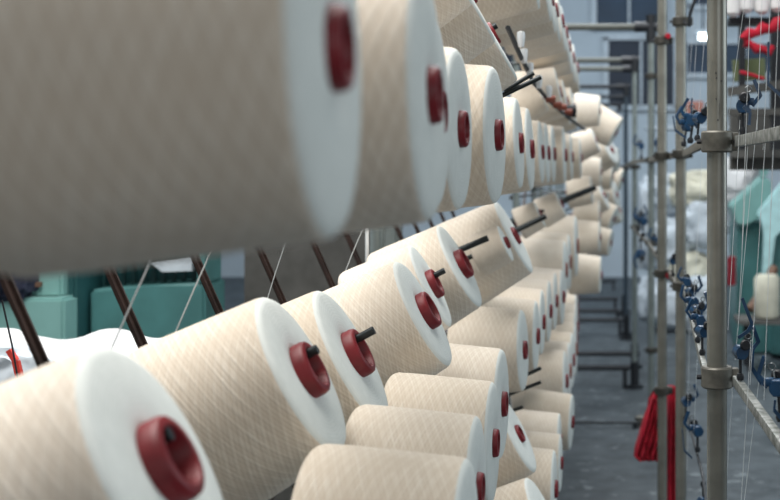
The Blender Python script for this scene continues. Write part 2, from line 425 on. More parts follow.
# ------------------------------------------------------------------ creel rails with pins (each row hangs on one)
def rail(rows, label, tips=None, xr=-0.42):
    """a stepped flat bar in the plane x = xr; every pin runs from it along its cone's axis"""
    rows = sorted(rows, key=lambda r: r['c'].y)
    ends = []
    for r in rows:
        t = max((r['c'].x-xr)/r['ax'].x, r['L']*0.93); ends.append(r['c']-r['ax']*t)
    e = empty('creel_rail', Vector((xr, ends[0].y, ends[0].z-0.01)), label, 'rail', 'creel rails carrying the pins')
    mb = MB()
    for a, b in zip(ends, ends[1:]): mb.bar((xr, a.y, a.z), (xr, b.y, b.z), 0.008, 0.022)
    mb.bar((xr, ends[0].y-0.25, ends[0].z), (xr, ends[0].y, ends[0].z), 0.008, 0.022)
    mb.build('bar', M['arm'], e)
    for i, r in enumerate(rows):
        t = (tips or {}).get(i, -0.004)
        MB().tube([ends[i], r['c']+r['ax']*t], 0.0062, 10).build('pin', M['pin'], e)
    return e
eA = rail(rowA, 'dark rail behind the level eye-height row of cones', {i: -0.012 for i in range(13)})
eB = rail(rowB, 'dark rail behind the upward-tilted row of cones', {0: 0.017, 1: 0.026, 2: 0.042, 3: 0.004, 4: 0.036, 5: 0.0, 6: -.005, 7: 0.002, 8: .02, 9: .02}, -0.60)
eC = rail(rowC, 'dark rail behind the stepped middle row of cones')
eD = rail(rowD, 'dark rail behind the fourth row of cones')
eE = rail(rowE, 'dark rail behind the lowest row of cones')
eU = rail(rowU, 'dark rail behind the high tilted cones', {2: 0.016})
eV = rail(rowV, 'dark rail behind the highest row of cones')
rowF.sort(key=lambda r: -r['c'].z)
for i_, (lo_, hi_, w_) in enumerate([(0, 7, 'top'), (7, 14, 'middle'), (14, 30, 'bottom')]):
    rail(rowF[lo_:hi_], 'far rail holding the blurred cones at the aisle end, %s of three' % w_, None, -0.44-0.02*i_)
# bare pins in the gaps
def bare_pin(u0, v0, u1, v1, Y, lab, r=0.0047, par=None):
    a, b = P(u0, v0, Y), P(u1, v1, Y)
    a = a+(a-b)*(0.5 if v0 < 120 else min(3.0, max(0.0, (a.x+0.42)/(b.x-a.x))))
    return tag(MB().tube([a, b], r, 10).build('bobbin_pin', M['pin']), lab, 'pin', 'bare creel pins')
bare_pin(497, 98, 541, 77, 2.45, 'longer bare black pin in the gap above the sharp cone')
bare_pin(514, 85, 534, 73, 2.65, 'shorter bare black pin above the longer one')
bare_pin(462, 249, 488, 238, 3.0, 'bare grey pin in front of the tilted cones at centre', 0.0075)
bare_pin(519, 229, 546, 216, 4.0, 'bare dark pin under the small far tilted cones', 0.009)
bare_pin(574, 196, 596, 187, 5.75, 'thick dark far pin right of the small tilted cones', 0.014)
bare_pin(503, 397, 541, 382, 3.46, 'bare black pin poking out under the big middle cone')
bare_pin(506, 413, 523, 407, 3.5, 'lower bare dark pin beside the jutting white cone')
bare_pin(528, 374, 541, 368, 3.47, 'short bare pin beneath the stepped row', 0.005)

# bead-like string of empty tube ends in the high gap: a slim bar with white knobs and red stubs
bar_e = empty('tube_bar', P(508, 20, 2.72), 'dark diagonal bar carrying white knobs in the gap between high cones', 'bar')
bp = [P(508, 28, 2.75), P(520, 55, 3.1), P(533, 82, 3.6), P(549, 101, 4.2), P(566, 116, 4.9), P(585, 130, 6.0)]
MB().tube(bp, 0.006, 8).build('bar', M['black'], bar_e)
for i, (u, v, Y, lab) in enumerate([(521, 47, 2.95, 'uppermost'), (524, 63, 3.15, 'second highest'), (530, 76, 3.35, 'middle'), (539, 88, 3.6, 'second lowest'), (549, 97, 4.0, 'lowest')]):
    c = P(u, v, Y)
    k = MB(); k.lathe([(-0.002, 0.001), (0, 0.007), (0.022, 0.0095), (0.034, 0.009), (0.036, 0.001)], 'Z', c, 16)
    k.build('knob', M['ceramic'], bar_e)
for i, (u, v, Y, lab) in enumerate([(546, 99, 4.05, 'nearest'), (553, 105, 4.3, 'second'), (558, 107, 4.5, 'third'), (564, 112, 4.8, 'farthest')]):
    c = P(u, v, Y)
    k = MB(); k.lathe([(0, 0.007), (0.0, 0.011), (0.03, 0.012), (0.03, 0.008)], 'X', c, 18, close=True)
    k.build('red_ferrule', M['orange'], bar_e)
k = MB(); kc = P(571, 111, 5.0)
k.lathe([(-0.03, 0.001), (-0.03, 0.022), (0.02, 0.026), (0.022, 0.001)], 'X', kc, 20)
k.build('end_cap', M['black'], bar_e)

# ------------------------------------------------------------------ slanted uprights of the creel
def armx(z):                          # z absolute
    r = z-CAMZ
    return -0.68-(r+0.15)*0.445 if r > -0.75 else -0.413
ys = [1.19, 1.51, 1.815, 2.19, 2.59, 3.05, 3.45, 3.85, 4.25, 4.65, 5.05, 5.45, 5.85]
for i, y in enumerate(ys):
    zt = CAMZ+0.9
    w = 'slanted dark brown steel upright behind the tilted cones, %s from the front' % ORD[i]
    e = empty('creel_upright', (armx(0.3), y, 0), w, 'upright', 'slanted uprights of the creel')
    zk = CAMZ-0.76
    m = MB(); m.bar((armx(zk), y, zk), (armx(zt), y, zt), 0.012, 0.005); m.bar((armx(zk), y+0.006, zk), (armx(zt), y+0.006, zt), 0.004, 0.014)
    m.build('slanted_bar', M['arm'], e)
    MB().bar((armx(0), y, 0.008), (armx(0), y, zk+0.01), 0.016, 0.016).build('foot_bar', M['arm'], e)
    MB().box((armx(0), y, 0.004), (0.08, 0.06, 0.008)).build('foot_plate', M['arm'], e)

# rear pipes of the creel
for (u0, Y, r, lab) in [(377, 3.3, 0.018, 'pale grey pipe post seen through the gap behind the tilted cones'), (367, 3.0, 0.004, 'thin white rod left of the pale grey pipe post')]:
    c = P(u0, 245, Y)
    tag(MB().tube([(c.x, Y, 0), (c.x, Y, 2.6)], r, 20).build('creel_post', M['pole2'] if r > 0.01 else M['ceramic']), lab, 'post')

# ------------------------------------------------------------------ threads
def thread(pts, r, lab, grp, m='thread'):
    tag(MB().tube(pts, r, 6).build('yarn_thread', M[m]), lab, 'thread', grp)
for (u0, v0, u1, v1, Y, lab) in [(158, 245, 110, 352, 1.45, 'leftmost'), (217, 238, 170, 345, 1.75, 'second from left'), (287, 238, 264, 310, 2.15, 'third from left'), (364, 226, 342, 280, 2.7, 'rightmost')]:
    thread([P(u0, v0, Y), P((u0+u1)/2-0.5, (v0+v1)/2, Y), P(u1, v1, Y)], 0.0010 if Y < 2 else 0.0009, 'white yarn strand slanting in the gap under the big cones, %s of four' % lab, 'slanting strands behind the tilted cones')
tl = [(751, -20, 742, 250, 2.1), (745, 0, 724, 150, 2.3), (771, -10, 763, 150, 1.95), (762, 0, 757, 130, 2.05), (766, 130, 750, 385, 1.9),
      (740, 120, 728, 330, 2.2), (757, 120, 735, 360, 2.25), (779, 0, 771, 210, 1.85), (748, 140, 738, 330, 2.15), (773, 150, 764, 400, 1.8),
      (700, -10, 690, 140, 3.0), (706, 20, 696, 145, 2.8), (694, 10, 686, 130, 3.4), (702, 160, 694, 300, 2.9), (759, 380, 742, 520, 2.2),
      (751, 340, 740, 520, 2.0), (700, 300, 694, 430, 3.2), (690, 300, 687, 470, 3.6), (733, 380, 724, 520, 2.6)]
for i, (u0, v0, u1, v1, Y) in enumerate(tl):
    side = 'right of the nearest grey pole' if u0 > 720 else 'left of the nearest grey pole'
    thread([P(u0, v0, Y), P((u0+u1)/2, (v0+v1)/2, Y), P(u1, v1, Y)], 0.00045 if Y < 2.5 else 0.0004,
           'thin steep white thread %s, running past height %s' % (side, ('the top edge' if v0 < 30 else 'the middle rail' if v0 < 200 else 'the lower rail')), 'vertical threads around the right frame')

# ------------------------------------------------------------------ right frame: poles, clamps, rails, cross pipes
RU, RL, RLL, RT = 0.05, -0.366, -0.78, 0.468      # rail heights relative to the eye
poles = [  # X, Y, top z, radius, mat, label
 (0.207, 2.30, 2.6, 0.0178, 'pole', 'nearest thick grey steel pole of the frame, right side of the photo'),
 (0.255, 4.10, 2.6, 0.0170, 'pole', 'second grey pole left of the nearest one, bent clamp near its top'),
 (0.220, 4.60, 2.6, 0.0170, 'pole', 'grey pole with the red cloth tied to it'),
 (0.256, 6.50, 2.035, 0.0170, 'pole2', 'grey pole meeting the highest cross pipe at a black tee'),
 (0.223, 8.35, 2.028, 0.0170, 'pole2', 'paler far pole standing in a black foot, below the second cross pipe'),
 (0.2455, 9.20, 2.028, 0.0160, 'pole2', 'far thin pole just behind the one with the black foot'),
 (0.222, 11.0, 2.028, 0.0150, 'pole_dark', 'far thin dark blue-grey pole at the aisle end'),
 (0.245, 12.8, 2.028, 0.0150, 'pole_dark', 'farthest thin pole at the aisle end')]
PO = []
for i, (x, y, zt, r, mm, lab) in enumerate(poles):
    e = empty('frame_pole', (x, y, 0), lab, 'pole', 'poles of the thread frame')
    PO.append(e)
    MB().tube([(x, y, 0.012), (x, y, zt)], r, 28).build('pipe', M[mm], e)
    if i >= 3:
        t = MB(); t.tube([(x, y, 0), (x, y, 0.02)], 0.055, 24); t.tube([(x, y, 0.02), (x, y, 0.17)], 0.028, 20)
        t.build('foot', M['black'], e)
    else:
        MB().tube([(x, y, 0), (x, y, 0.012)], 0.05, 24).build('foot', M['black'], e)
    if i == 0:
        h = MB()
        for (u, v) in [(716, 73), (716.5, 78), (721.5, 81), (716.2, 99), (718, 120)]:
            px = (u-VU)*2.28/FPX
            h.box((px, y-math.sqrt(max(r*r-(px-x)**2, 0))-0.0002, CAMZ-(v-VV)*2.28/FPX), (0.0022, 0.001, 0.0026))
        h.build('screw_hole', M['black'], e)
    zs = {0: [RU, RL], 1: [RT, RU, RL], 2: [RT-0.01, RU, RL, RLL], 3: [0.47, RU, RL, -0.9], 4: [RU-.03, RL]}.get(i, [RU-.03])
    for z in zs:
        c = Vector((x, y, CAMZ+z)); hh = 0.019 if i == 0 else 0.014
        k = MB(); k.lathe([(-hh, r+0.0005), (-hh, r+0.008), (-hh+0.003, r+0.0105), (hh-0.003, r+0.0105), (hh, r+0.008), (hh, r+0.0005)], 'Z', c, 26, close=True)
        k.box(c+Vector((r+0.012, 0.0, 0)), (0.016, 0.02, hh*1.7), bev=0.002)
        cl = k.build('clamp', M['clamp'] if i == 0 else M['clamp_dark'], e)
        MB().tube([c+Vector((-r-0.018, 0, 0)), c+Vector((-r-0.008, 0, 0))], 0.0045, 6).build('bolt', M['black'], cl)
        b = MB(); b.tube([c+Vector((r+0.013, -0.02, 0)), c+Vector((r+0.013, 0.02, 0))], 0.004, 8)
        b.build('bolt', M['black'], cl)
# bent bracket on second pole's top clamp
c = P(690, 25, 4.1)
tag(MB().tube([P(683, 21, 4.08), P(689, 26, 4.06), P(690, 14, 4.06), P(697, -6, 4.06)], 0.006, 10).build('hook_bracket', M['black']), 'black bent bracket on the upper clamp of the second grey pole', 'bracket')
MB().lathe([(-.004, .001), (-.004, .009), (.006, .011), (.010, .001)], 'Y', P(668, 36, 4.57), 16).build('red_knob', M['red_cloth'], PO[2])
MB().lathe([(-.004, .001), (-.004, .010), (.006, .012), (.010, .001)], 'Y', P(669, 276, 4.57), 16).build('red_knob', M['red_cable'], PO[2])

def railbar(pts, w, h, lab, m='rail'):
    mb = MB()
    for a, b in zip(pts, pts[1:]): mb.bar(a, b, w, h, 0.001)
    return tag(mb.build('frame_rail', M[m]), lab, 'rail', 'rails of the thread frame')
def zz(x, y, z): return Vector((x, y, CAMZ+z))
off = 0.034
railbar([zz(0.207+off, 2.285, RU), zz(0.247, 1.74, RU), zz(0.27, 1.2, RU)], 0.010, 0.019, 'pale worn flat rail running right from the nearest pole, upper')
railbar([zz(0.207+off-.004, 2.26, RL), zz(0.2427, 1.70, RL), zz(0.262, 1.1, RL)], 0.013, 0.017, 'pale worn square rail running down right from the nearest pole, lower')
railbar([zz(0.190, 2.34, RU), zz(0.262, 4.06, RU)], 0.010, 0.019, 'upper rail between the nearest and the second pole', 'clamp')
railbar([zz(0.190, 2.34, RL), zz(0.262, 4.06, RL)], 0.010, 0.019, 'lower rail between the nearest and the second pole')
railbar([zz(0.250, 4.15, RU), zz(0.243, 6.46, RU), zz(0.207, 8.32, RU), zz(0.20, 10.9, RU-0.02), zz(0.195, 12.6, RU-0.02)], 0.010, 0.022, 'dark far upper rail linking the blurred poles', 'clamp')
railbar([zz(0.245, 4.15, RL), zz(0.24, 6.46, RL), zz(0.205, 8.3, RL)], 0.010, 0.02, 'dark far lower rail linking the blurred poles', 'clamp')
railbar([zz(0.277, 4.14, RLL), zz(0.262, 3.3, RLL), zz(0.215, 2.4, RLL)], 0.006, 0.010, 'lowest thin rail left of the nearest pole near the floor', 'black')
# top cross pipes with black tees
XL = -0.42
for i, (y, z, xr, lab) in enumerate([(6.5, 0.715, 0.256, 'highest and nearest'), (8.35, 0.705, 0.223, 'second'), (9.2, 0.715, 0.2455, 'third'), (11.0, 0.705, 0.222, 'fourth'), (12.8, 0.72, 0.245, 'fifth'), (14.3, 0.72, 0.215, 'farthest')]):
    e = empty('cross_pipe', (xr, y, CAMZ+z), 'horizontal pipe crossing above the aisle, %s' % lab, 'pipe', 'pipes crossing above the aisle')
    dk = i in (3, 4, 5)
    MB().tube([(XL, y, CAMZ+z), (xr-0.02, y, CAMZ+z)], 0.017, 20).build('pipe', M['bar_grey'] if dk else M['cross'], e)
    t = MB(); t.tube([(xr-0.085, y, CAMZ+z), (xr+0.03, y, CAMZ+z)], 0.0255, 20)
    t.tube([(xr, y, CAMZ+z-0.075), (xr, y, CAMZ+z+(0.06 if i == 0 else 0.02))], 0.027, 20)
    t.build('tee', M['black'], e)
    MB().tube([(XL, y, 0.0), (XL, y, CAMZ+z+0.03)], 0.017, 16).build('rear_leg', M['pole2'], e)
# low bars on the floor
for i, (y, z, xr, lab) in enumerate([(7.05, 0.03, 0.22, 'nearest'), (8.35, 0.13, 0.19, 'second, ending at the black foot'), (9.2, 0.10, 0.28, 'third'), (11.0, 0.13, 0.20, 'fourth'), (12.0, 0.10, 0.19, 'fifth'), (12.8, 0.13, 0.18, 'sixth'), (15.2, 0.10, 0.19, 'farthest')]):
    e = empty('floor_bar', (0, y, 0), 'dark bar low across the aisle floor, %s' % lab, 'bar', 'low bars across the aisle floor')
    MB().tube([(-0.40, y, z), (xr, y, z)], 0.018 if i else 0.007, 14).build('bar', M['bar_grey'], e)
    for x in (-0.39, xr-0.03): MB().box((x, y, z/2), (0.03, 0.03, z)).build('support', M['bar_grey'], e)
tag(MB().lathe([(0, .001), (0, .03), (.05, .035), (.06, .001)], 'Z', (0.225, 7.12, 0), 18).build('floor_plug', M['clamp']), 'small grey knob on the floor at the end of the nearest low bar', 'knob')
for i, (u, y) in enumerate([(626.5, 10.75), (624, 12.5)]):
    x = (u-VU)*y/FPX
    t = MB(); t.tube([(x, y, 0), (x, y, 0.02)], 0.06, 20); t.tube([(x, y, 0.02), (x, y, 0.20)], 0.024, 16)
    tag(t.build('pole_foot', M['black']), 'black foot standing on the aisle floor, %s' % ('nearer of the two far ones' if i == 0 else 'farther of the two far ones'), 'foot')

# ------------------------------------------------------------------ blue yarn tensioners
def make_tensioner():
    e = empty('yarn_tensioner', (0, 0, 0), '', 'tensioner')
    b = MB(); b.box((0, 0, 0.012), (0.016, 0.022, 0.024), bev=0.003); b.box((0.012, 0, 0.020), (0.014, 0.014, 0.012), bev=0.002)
    b.tube([(0, -0.013, 0.012), (0, 0.013, 0.012)], 0.011, 16); b.build('body', M['blue'], e)
    d = MB(); d.lathe([(-0.019, .001), (-0.019, .007), (-0.0165, .0095), (-0.0135, .007), (-0.0135, .001)], 'Y', (0.004, 0, 0.026), 20); d.build('tension_disc', M['black'], e)
    a = MB(); a.bar((0.016, -0.004, 0.012), (0.030, -0.006, 0.030), 0.0045, 0.006); a.bar((0.030, -0.006, 0.028), (0.019, -0.008, 0.056), 0.0045, 0.006)
    a.build('hook_arm', M['blue'], e)
    s = MB(); s.tube([(0, 0, 0.0), (0, 0, -0.032)], 0.0028, 8); s.build('stem', M['black'], e)
    k = MB(); k.lathe([(-0.036, .001), (-0.036, .005), (-0.030, .007), (-0.024, .005), (-0.024, .001)], 'Z', (0, 0, 0), 14); k.build('thumb_nut', M['black'], e)
    r = MB()
    pts = [Vector((0.010+0.005*math.cos(t*PI/6), -0.012, 0.040+0.005*math.sin(t*PI/6))) for t in range(13)]
    r.tube(pts, 0.0014, 6, cap=False); r.tube([(0.006, -0.006, 0.024), (0.008, -0.012, 0.036)], 0.0014, 6)
    r.build('eyelet', M['steel'], e)
    return e
TEN = make_tensioner(); tused = [False]
RAILS = {'near_up': [zz(0.241, 2.285, RU), zz(0.247, 1.74, RU)], 'near_low': [zz(0.237, 2.26, RL), zz(0.2427, 1.70, RL)],
 'up': [zz(0.190, 2.34, RU), zz(0.262, 4.06, RU)], 'low': [zz(0.190, 2.34, RL), zz(0.262, 4.06, RL)], 'floor': [zz(0.215, 2.4, RLL), zz(0.262, 3.3, RLL), zz(0.277, 4.14, RLL)],
 'far_up': [zz(0.250, 4.15, RU), zz(0.243, 6.46, RU), zz(0.207, 8.32, RU)], 'far_low': [zz(0.245, 4.15, RL), zz(0.24, 6.46, RL), zz(0.205, 8.3, RL)]}
def ten(rl, y, rz, s, tx, lab, dx=0.0):
    pts = sorted(RAILS[rl], key=lambda p: p.y)
    for a, b in zip(pts, pts[1:]):
        if y <= b.y or b is pts[-1]:
            t = (y-a.y)/(b.y-a.y); p = a.lerp(b, t); break
    o = TEN if not tused[0] else copy_tree(TEN); tused[0] = True
    up = -1 if abs(tx) > 90 else 1
    o.location = p+Vector((dx, 0, up*(0.010+0.036*s))); o.rotation_euler = (0, math.radians(tx), math.radians(rz)); o.scale = (s,)*3
    tag(o, lab, 'tensioner', 'blue yarn tensioners on the rails')
T = [
 ('near_low', 2.20, 10, 1.0, 0, 'blue tensioner with hooked arm standing on the lower rail right of the nearest pole'),
 ('near_low', 1.84, 160, 1.0, 4, 'blue tensioner with black disc at the right edge above the lower rail', 0.012),
 ('near_up', 2.20, -10, 1.0, 0, 'blue tensioner on the upper rail just right of the nearest pole'),
 ('up', 2.95, 160, 1.1, -8, 'blue tensioner on the upper rail just left of the nearest pole', -.006),
 ('up', 2.70, 20, 1.0, 6, 'blue tensioner behind the left edge of the nearest pole, upper rail'),
 ('up', 3.35, 200, 1.1, -12, 'blue tensioner between the second pole and the nearest pole, upper rail', -.01),
 ('low', 2.50, 20, 0.95, 0, 'blue tensioner lowest in the cluster left of the nearest pole'),
 ('low', 2.68, 190, 0.95, -6, 'second lowest blue tensioner in the lower cluster left of the nearest pole'),
 ('low', 2.86, 30, 0.95, 0, 'third lowest blue tensioner in the lower cluster'),
 ('low', 3.06, 200, 0.95, 5, 'middle blue tensioner of the lower cluster by the second pole'),
 ('low', 3.3, 20, 0.95, 0, 'second highest blue tensioner of the lower cluster'),
 ('low', 3.6, 170, 0.95, 0, 'highest blue tensioner of the lower cluster, beside the second pole'),
 ('floor', 4.0, 10, 1.2, 0, 'upper blue tensioner beside the second pole above the floor', -.01),
 ('floor', 3.55, 190, 1.2, 0, 'middle blue tensioner hanging above the floor left of the nearest pole'),
 ('floor', 3.3, 20, 1.1, 180, 'lowest blue tensioner hanging above the floor left of the nearest pole'),
 ('far_up', 5.6, 10, 1.2, 0, 'blurred blue tensioner on the far upper rail by the pole with red cloth'),
 ('far_up', 7.2, 180, 1.5, 0, 'blurred blue tensioner on the far upper rail behind the tee pole'),
 ('far_low', 7.5, 20, 1.7, 0, 'blurred blue tensioner low between the two far poles, upper'),
 ('far_low', 6.95, 200, 1.7, 0, 'blurred blue tensioner low between the two far poles, lower'),
 ('far_low', 5.5, 200, 1.2, 0, 'blurred blue tensioner left of the cloth pole above the lower rail'),
 ('far_low', 4.35, 0, 1.1, 0, 'blurred blue tensioner between the cloth pole and the second pole'),
 ('far_low', 7.2, 30, 1.8, 180, 'blurred blue tensioner hanging under the far lower rail'),
]
for t in T: ten(*t)
# long bent blue arms
def arm(pts, w, lab):
    mb = MB()
    for a, b in zip(pts, pts[1:]): mb.bar(a, b, w*0.6, w)
    tag(mb.build('guide_arm', M['blue']), lab, 'guide arm', 'long bent blue guide arms')
arm([P(768.5, 42, 1.8), P(768, 84, 1.8), P(790, 104, 1.8)], 0.0048, 'long dark blue bent arm near the right edge above the upper rail')
arm([P(742, 298, 2.12), P(752, 324, 2.12), P(748, 331, 2.12), P(738, 338, 2.12)], 0.0055, 'bent bright blue arm right of the nearest pole above the lower rail')
arm([P(753, 348, 1.95), P(752, 368, 1.95), P(762, 384, 1.95), P(770, 380, 1.9)], 0.006, 'dark blue arm below the bright one beside the lower rail')
arm([P(775, 400, 1.8), P(774, 410, 1.8), P(786, 424, 1.8)], 0.005, 'short blue arm tip at the right edge under the black disc')
arm([P(692, 98, 2.95), P(691, 116, 2.95), P(697, 128, 2.95)], 0.0055, 'upright blue arm left of the nearest pole above the upper rail')
arm([P(673, 116, 3.3), P(675, 130, 3.3), P(686, 138, 3.3)], 0.0055, 'thin curved dark arm between the second pole and blue tensioners')
arm([P(744, 106, 2.1), P(750, 112, 2.1), P(749, 125, 2.1)], 0.0075, 'broad blue arm curling down right of the nearest pole')
arm([P(682, 428, 3.6), P(684, 450, 3.6), P(692, 458, 3.6)], 0.005, 'thin blue arm curving beside the lowest tensioners')

# ------------------------------------------------------------------ red cloth tied to the third pole
def cloth_strip(name, cols, lab, Y, thick=0.012, m='red_cloth', nfold=5, amp=0.012):
    """cols: list of (v, u_left, u_right); folded sheet with real thickness"""
    bm = bmesh.new(); nx = 26; grid = []
    rows = []
    for i in range(len(cols)-1):
        for s in range(6):
            t = s/6; a, b = cols[i], cols[i+1]; rows.append([a[k]+(b[k]-a[k])*t for k in range(3)])
    rows.append(list(cols[-1]))
    for j, (v, ul, ur) in enumerate(rows):
        line = []
        for i in range(nx+1):
            t = i/nx; p = P(ul+(ur-ul)*t, v, Y)
            p.y += amp*math.sin(t*nfold*2*PI+j*0.12)+amp*0.6*noise.noise(Vector((t*5, j*0.3, 2)))
            line.append(bm.verts.new(p))
        grid.append(line)
    for a, b in zip(grid, grid[1:]):
        for i in range(nx): bm.faces.new((a[i], a[i+1], b[i+1], b[i])).smooth = True
    mb = MB(); mb.bm.free(); mb.bm = bm
    o = mb.build(name, M[m], None)
    md = o.modifiers.new('th', 'SOLIDIFY'); md.thickness = thick; md.offset = 0
    return tag(o, lab, 'cloth')
rc = cloth_strip('red_cloth', [(388, 656, 668), (400, 650, 668), (425, 643, 666), (448, 636, 663), (456, 635, 661), (460, 640, 660)], 'crumpled red cloth tied to the pole above the aisle floor', 4.72, 0.01, amp=0.022)
tl_ = cloth_strip('cloth_tail', [(386, 668, 675), (410, 668, 677), (450, 667, 678), (500, 668, 679), (540, 669, 680)], '', 4.80, 0.01, nfold=2)
for k_ in ('label', 'category'):
    if k_ in tl_: del tl_[k_]
tl_.parent = rc; tl_.matrix_parent_inverse = Matrix.Identity(4); tl_.location = tl_.location-rc.location
tag(MB().blob(P(652, 457, 4.78), (0.03, 0.03, 0.012), 4, 0.2, 3).build('dark_rag', M['navy']), 'dark rag end tucked under the red cloth', 'rag')

# ------------------------------------------------------------------ background, right side
def sack(u, v, Y, w, h, lab, m='sack', seed=1, d=None):
    c = P(u, v, Y); s = Y/FPX
    o = MB().blob(c, (w*s/2, (d or w*s/2), h*s/2), seed, 0.3, 4).build('sack', M[m])
    return tag(o, lab, 'sack', 'sacks heaped behind the thread frame')
sk = [(668, 305, 11.3, 44, 44, 'white sack at the lower left of the heap behind the poles', 'sack'), (700, 303, 11.3, 46, 54, 'white sack at the bottom of the heap left of the nearest pole', 'sack'),
      (690, 268, 11.5, 40, 34, 'cream sack band in the middle of the heap', 'sack_cream'), (672, 240, 11.6, 42, 46, 'bluish white sack between the cloth pole and the second pole', 'sack'),
      (700, 225, 11.5, 42, 46, 'bluish sack with dark crease beside the nearest pole', 'sack'), (694, 190, 11.6, 50, 40, 'cream sack high in the heap left of the nearest pole', 'sack_cream'),
      (672, 195, 11.8, 36, 42, 'pale sack high in the heap behind the cloth pole', 'sack'), (734, 180, 11.2, 48, 46, 'white rounded sack right of the nearest pole', 'white_cloth'),
      (654, 205, 12.2, 30, 60, 'pale sack seen between the tee pole and cloth pole', 'sack'), (652, 300, 12.2, 30, 46, 'bluish sack low between the tee pole and cloth pole', 'sack'),
      (650, 250, 12.6, 26, 40, 'greyish sack mid height between the tee pole and cloth pole', 'sack'), (735, 215, 11.4, 40, 40, 'shaded sack partly hidden by the teal machine', 'sack')]
for i, (u, v, Y, w, h, lab, mm) in enumerate(sk): sack(u, v, Y, w, h, lab, mm, i+3)
tag(MB().box(P(686, 114, 13.3), (0.12, 0.14, 0.16), bev=0.01).build('cardboard_box', M['brick']), 'smaller brick red carton behind the poles above the sacks', 'carton')
tag(MB().box(P(695, 111, 13.5), (0.17, 0.14, 0.20), bev=.01).build('cardboard_box', M['brick']), 'taller brick red carton left of the nearest pole above the sacks', 'carton')
rk = empty('storage_rack', (P(690, 200, 13.3).x, 13.3, 0), 'pale storage rack behind the sacks carrying the cartons', 'rack')
zt = P(695, 126, 13.3).z-0.02
MB().box((P(700, 0, 13.3).x, 13.4, zt), (1.1, 0.5, 0.03)).build('shelf', M['sack'], rk)
for u_ in (652, 745): MB().box((P(u_, 0, 13.3).x, 13.5, zt/2-0.01), (0.04, 0.04, zt-0.03)).build('upright', M['sack'], rk)
# teal machine right of the nearest pole
def slab(pts, Y, depth, bev=0.01):
    bm = bmesh.new()
    f = [bm.verts.new(P(u, v, Y)) for u, v in pts]
    g = [bm.verts.new(Vector(((u-VU)*Y/FPX, Y+depth, CAMZ-(v-VV)*Y/FPX))) for u, v in pts]
    n = len(pts); bm.faces.new(f); bm.faces.new(g[::-1])
    for k in range(n): bm.faces.new((f[k], g[k], g[(k+1) % n], f[(k+1) % n]))
    if bev: bmesh.ops.bevel(bm, geom=bm.edges[:], offset=bev, segments=2, affect='EDGES')
    mb = MB(); mb.bm.free(); mb.bm = bm; return mb
YT = 9.9
te = empty('knitting_machine', ((745-VU)*YT/FPX, YT, 0), 'teal machine with slanted hood behind the threads on the right', 'machine')
slab([(737, 222), (790, 222), (790, 330), (790, 353), (740, 353), (737, 330)], YT, 0.6).build('cabinet', M['teal'], te)
slab([(732, 206), (765, 176), (772, 182), (770, 214), (745, 226), (737, 224)], YT-0.12, 0.4).build('hood', M['teal_light'], te)
slab([(764, 130), (770, 128), (768, 175), (760, 178)], YT-0.1, 0.05, 0.004).build('bracket', M['teal_light'], te)
slab([(758, 213), (786, 178), (800, 190), (800, 214), (774, 236), (770, 292), (762, 292), (765, 232)], YT-0.42, 0.10).build('cover_sheet', M['cyan_pale'], te)
slab([(771, 228), (820, 214), (820, 355), (772, 355)], YT-0.30, 0.28).build('side_panel', M['teal'], te)
tag(slab([(727, 257), (736, 256), (736, 286), (727, 286)], 9.7, 0.06).build('red_box', M['red_cable']), 'small upright red box behind the nearest pole at lower rail height', 'box')
tag(MB().tube([P(750, 310, 9.2), P(766, 286, 9.3), P(774, 268, 9.4)], 0.035, 10).build('wooden_stick', M['brown']), 'brown stick leaning before the teal machine', 'stick')
tag(MB().lathe([(-0.15, .001), (-0.15, .075), (-.13, .09), (0.12, .09), (.15, .07), (0.15, .001)], 'Z', P(767, 296, 9.1), 24).build('white_bobbin', M['sack_cream']), 'blurred white bobbin at the foot of the brown stick', 'bobbin')
stand = P(766, 318, 9.1)
sb = empty('low_table', (stand.x, 9.1, 0), 'dark low table beneath the white bobbin at the right edge', 'table')
MB().box((stand.x+0.03, 9.18, stand.z-0.02), (0.46, 0.4, 0.03)).build('table_top', M['wall_grey'], sb)
for dx in (-0.12, 0.18):
    for dy in (-0.05, 0.2): MB().box((stand.x+dx, 9.12+dy, (stand.z-0.035)/2), (0.03, 0.03, stand.z-0.035)).build('leg', M['black'], sb)

# spool shelf at top right, with red hose
sh = empty('spool_rack', P(760, 60, 5.6), 'dark overhead rack of white spools in the top right corner', 'rack')
a = P(728, 22, 5.6); b = P(830, 22, 5.6)
MB().bar(a, b, 0.10, 0.03).build('shelf_bar', M['black'], sh)
MB().bar(P(728, 92, 5.9), P(830, 78, 5.9), 0.06, 0.04).bar(P(728, 112, 5.9), P(830, 112, 5.9), 0.06, 0.03).build('lower_bar', M['wall_grey'], sh)
MB().bar(P(733, 71, 6.0), P(765, 69, 6.0), 0.03, 0.10).build('olive_panel', M['olive'], sh)
for u_, w_ in ((742, .03), (776, .05)):
    p_ = P(u_, 150, 5.9); MB().bar(p_, (p_.x, p_.y, 4.8), w_, w_).build('upright', M['black'], sh)
MB().bar(P(730, 135, 6.3), P(820, 135, 6.3), 0.1, 0.22).bar(P(730, 160, 6.4), P(830, 160, 6.4), 0.1, 0.10).build('back_board', M['wall_grey'], sh)
for i, (u, v) in enumerate([(733, 4), (747, 0), (762, 2), (777, -1), (790, 2)]):
    c = P(u, v, 5.5)
    k = MB(); k.lathe([(-0.055, .001), (-0.055, .012), (-0.04, .03), (0.03, .036), (0.06, .036), (.06, .001)], 'Z', c, 20)
    tag(k.build('white_spool', M['white_cloth']), 'white spool on the overhead rack, %s from the nearest pole' % ORD[i], 'spool', 'white spools on the overhead rack')
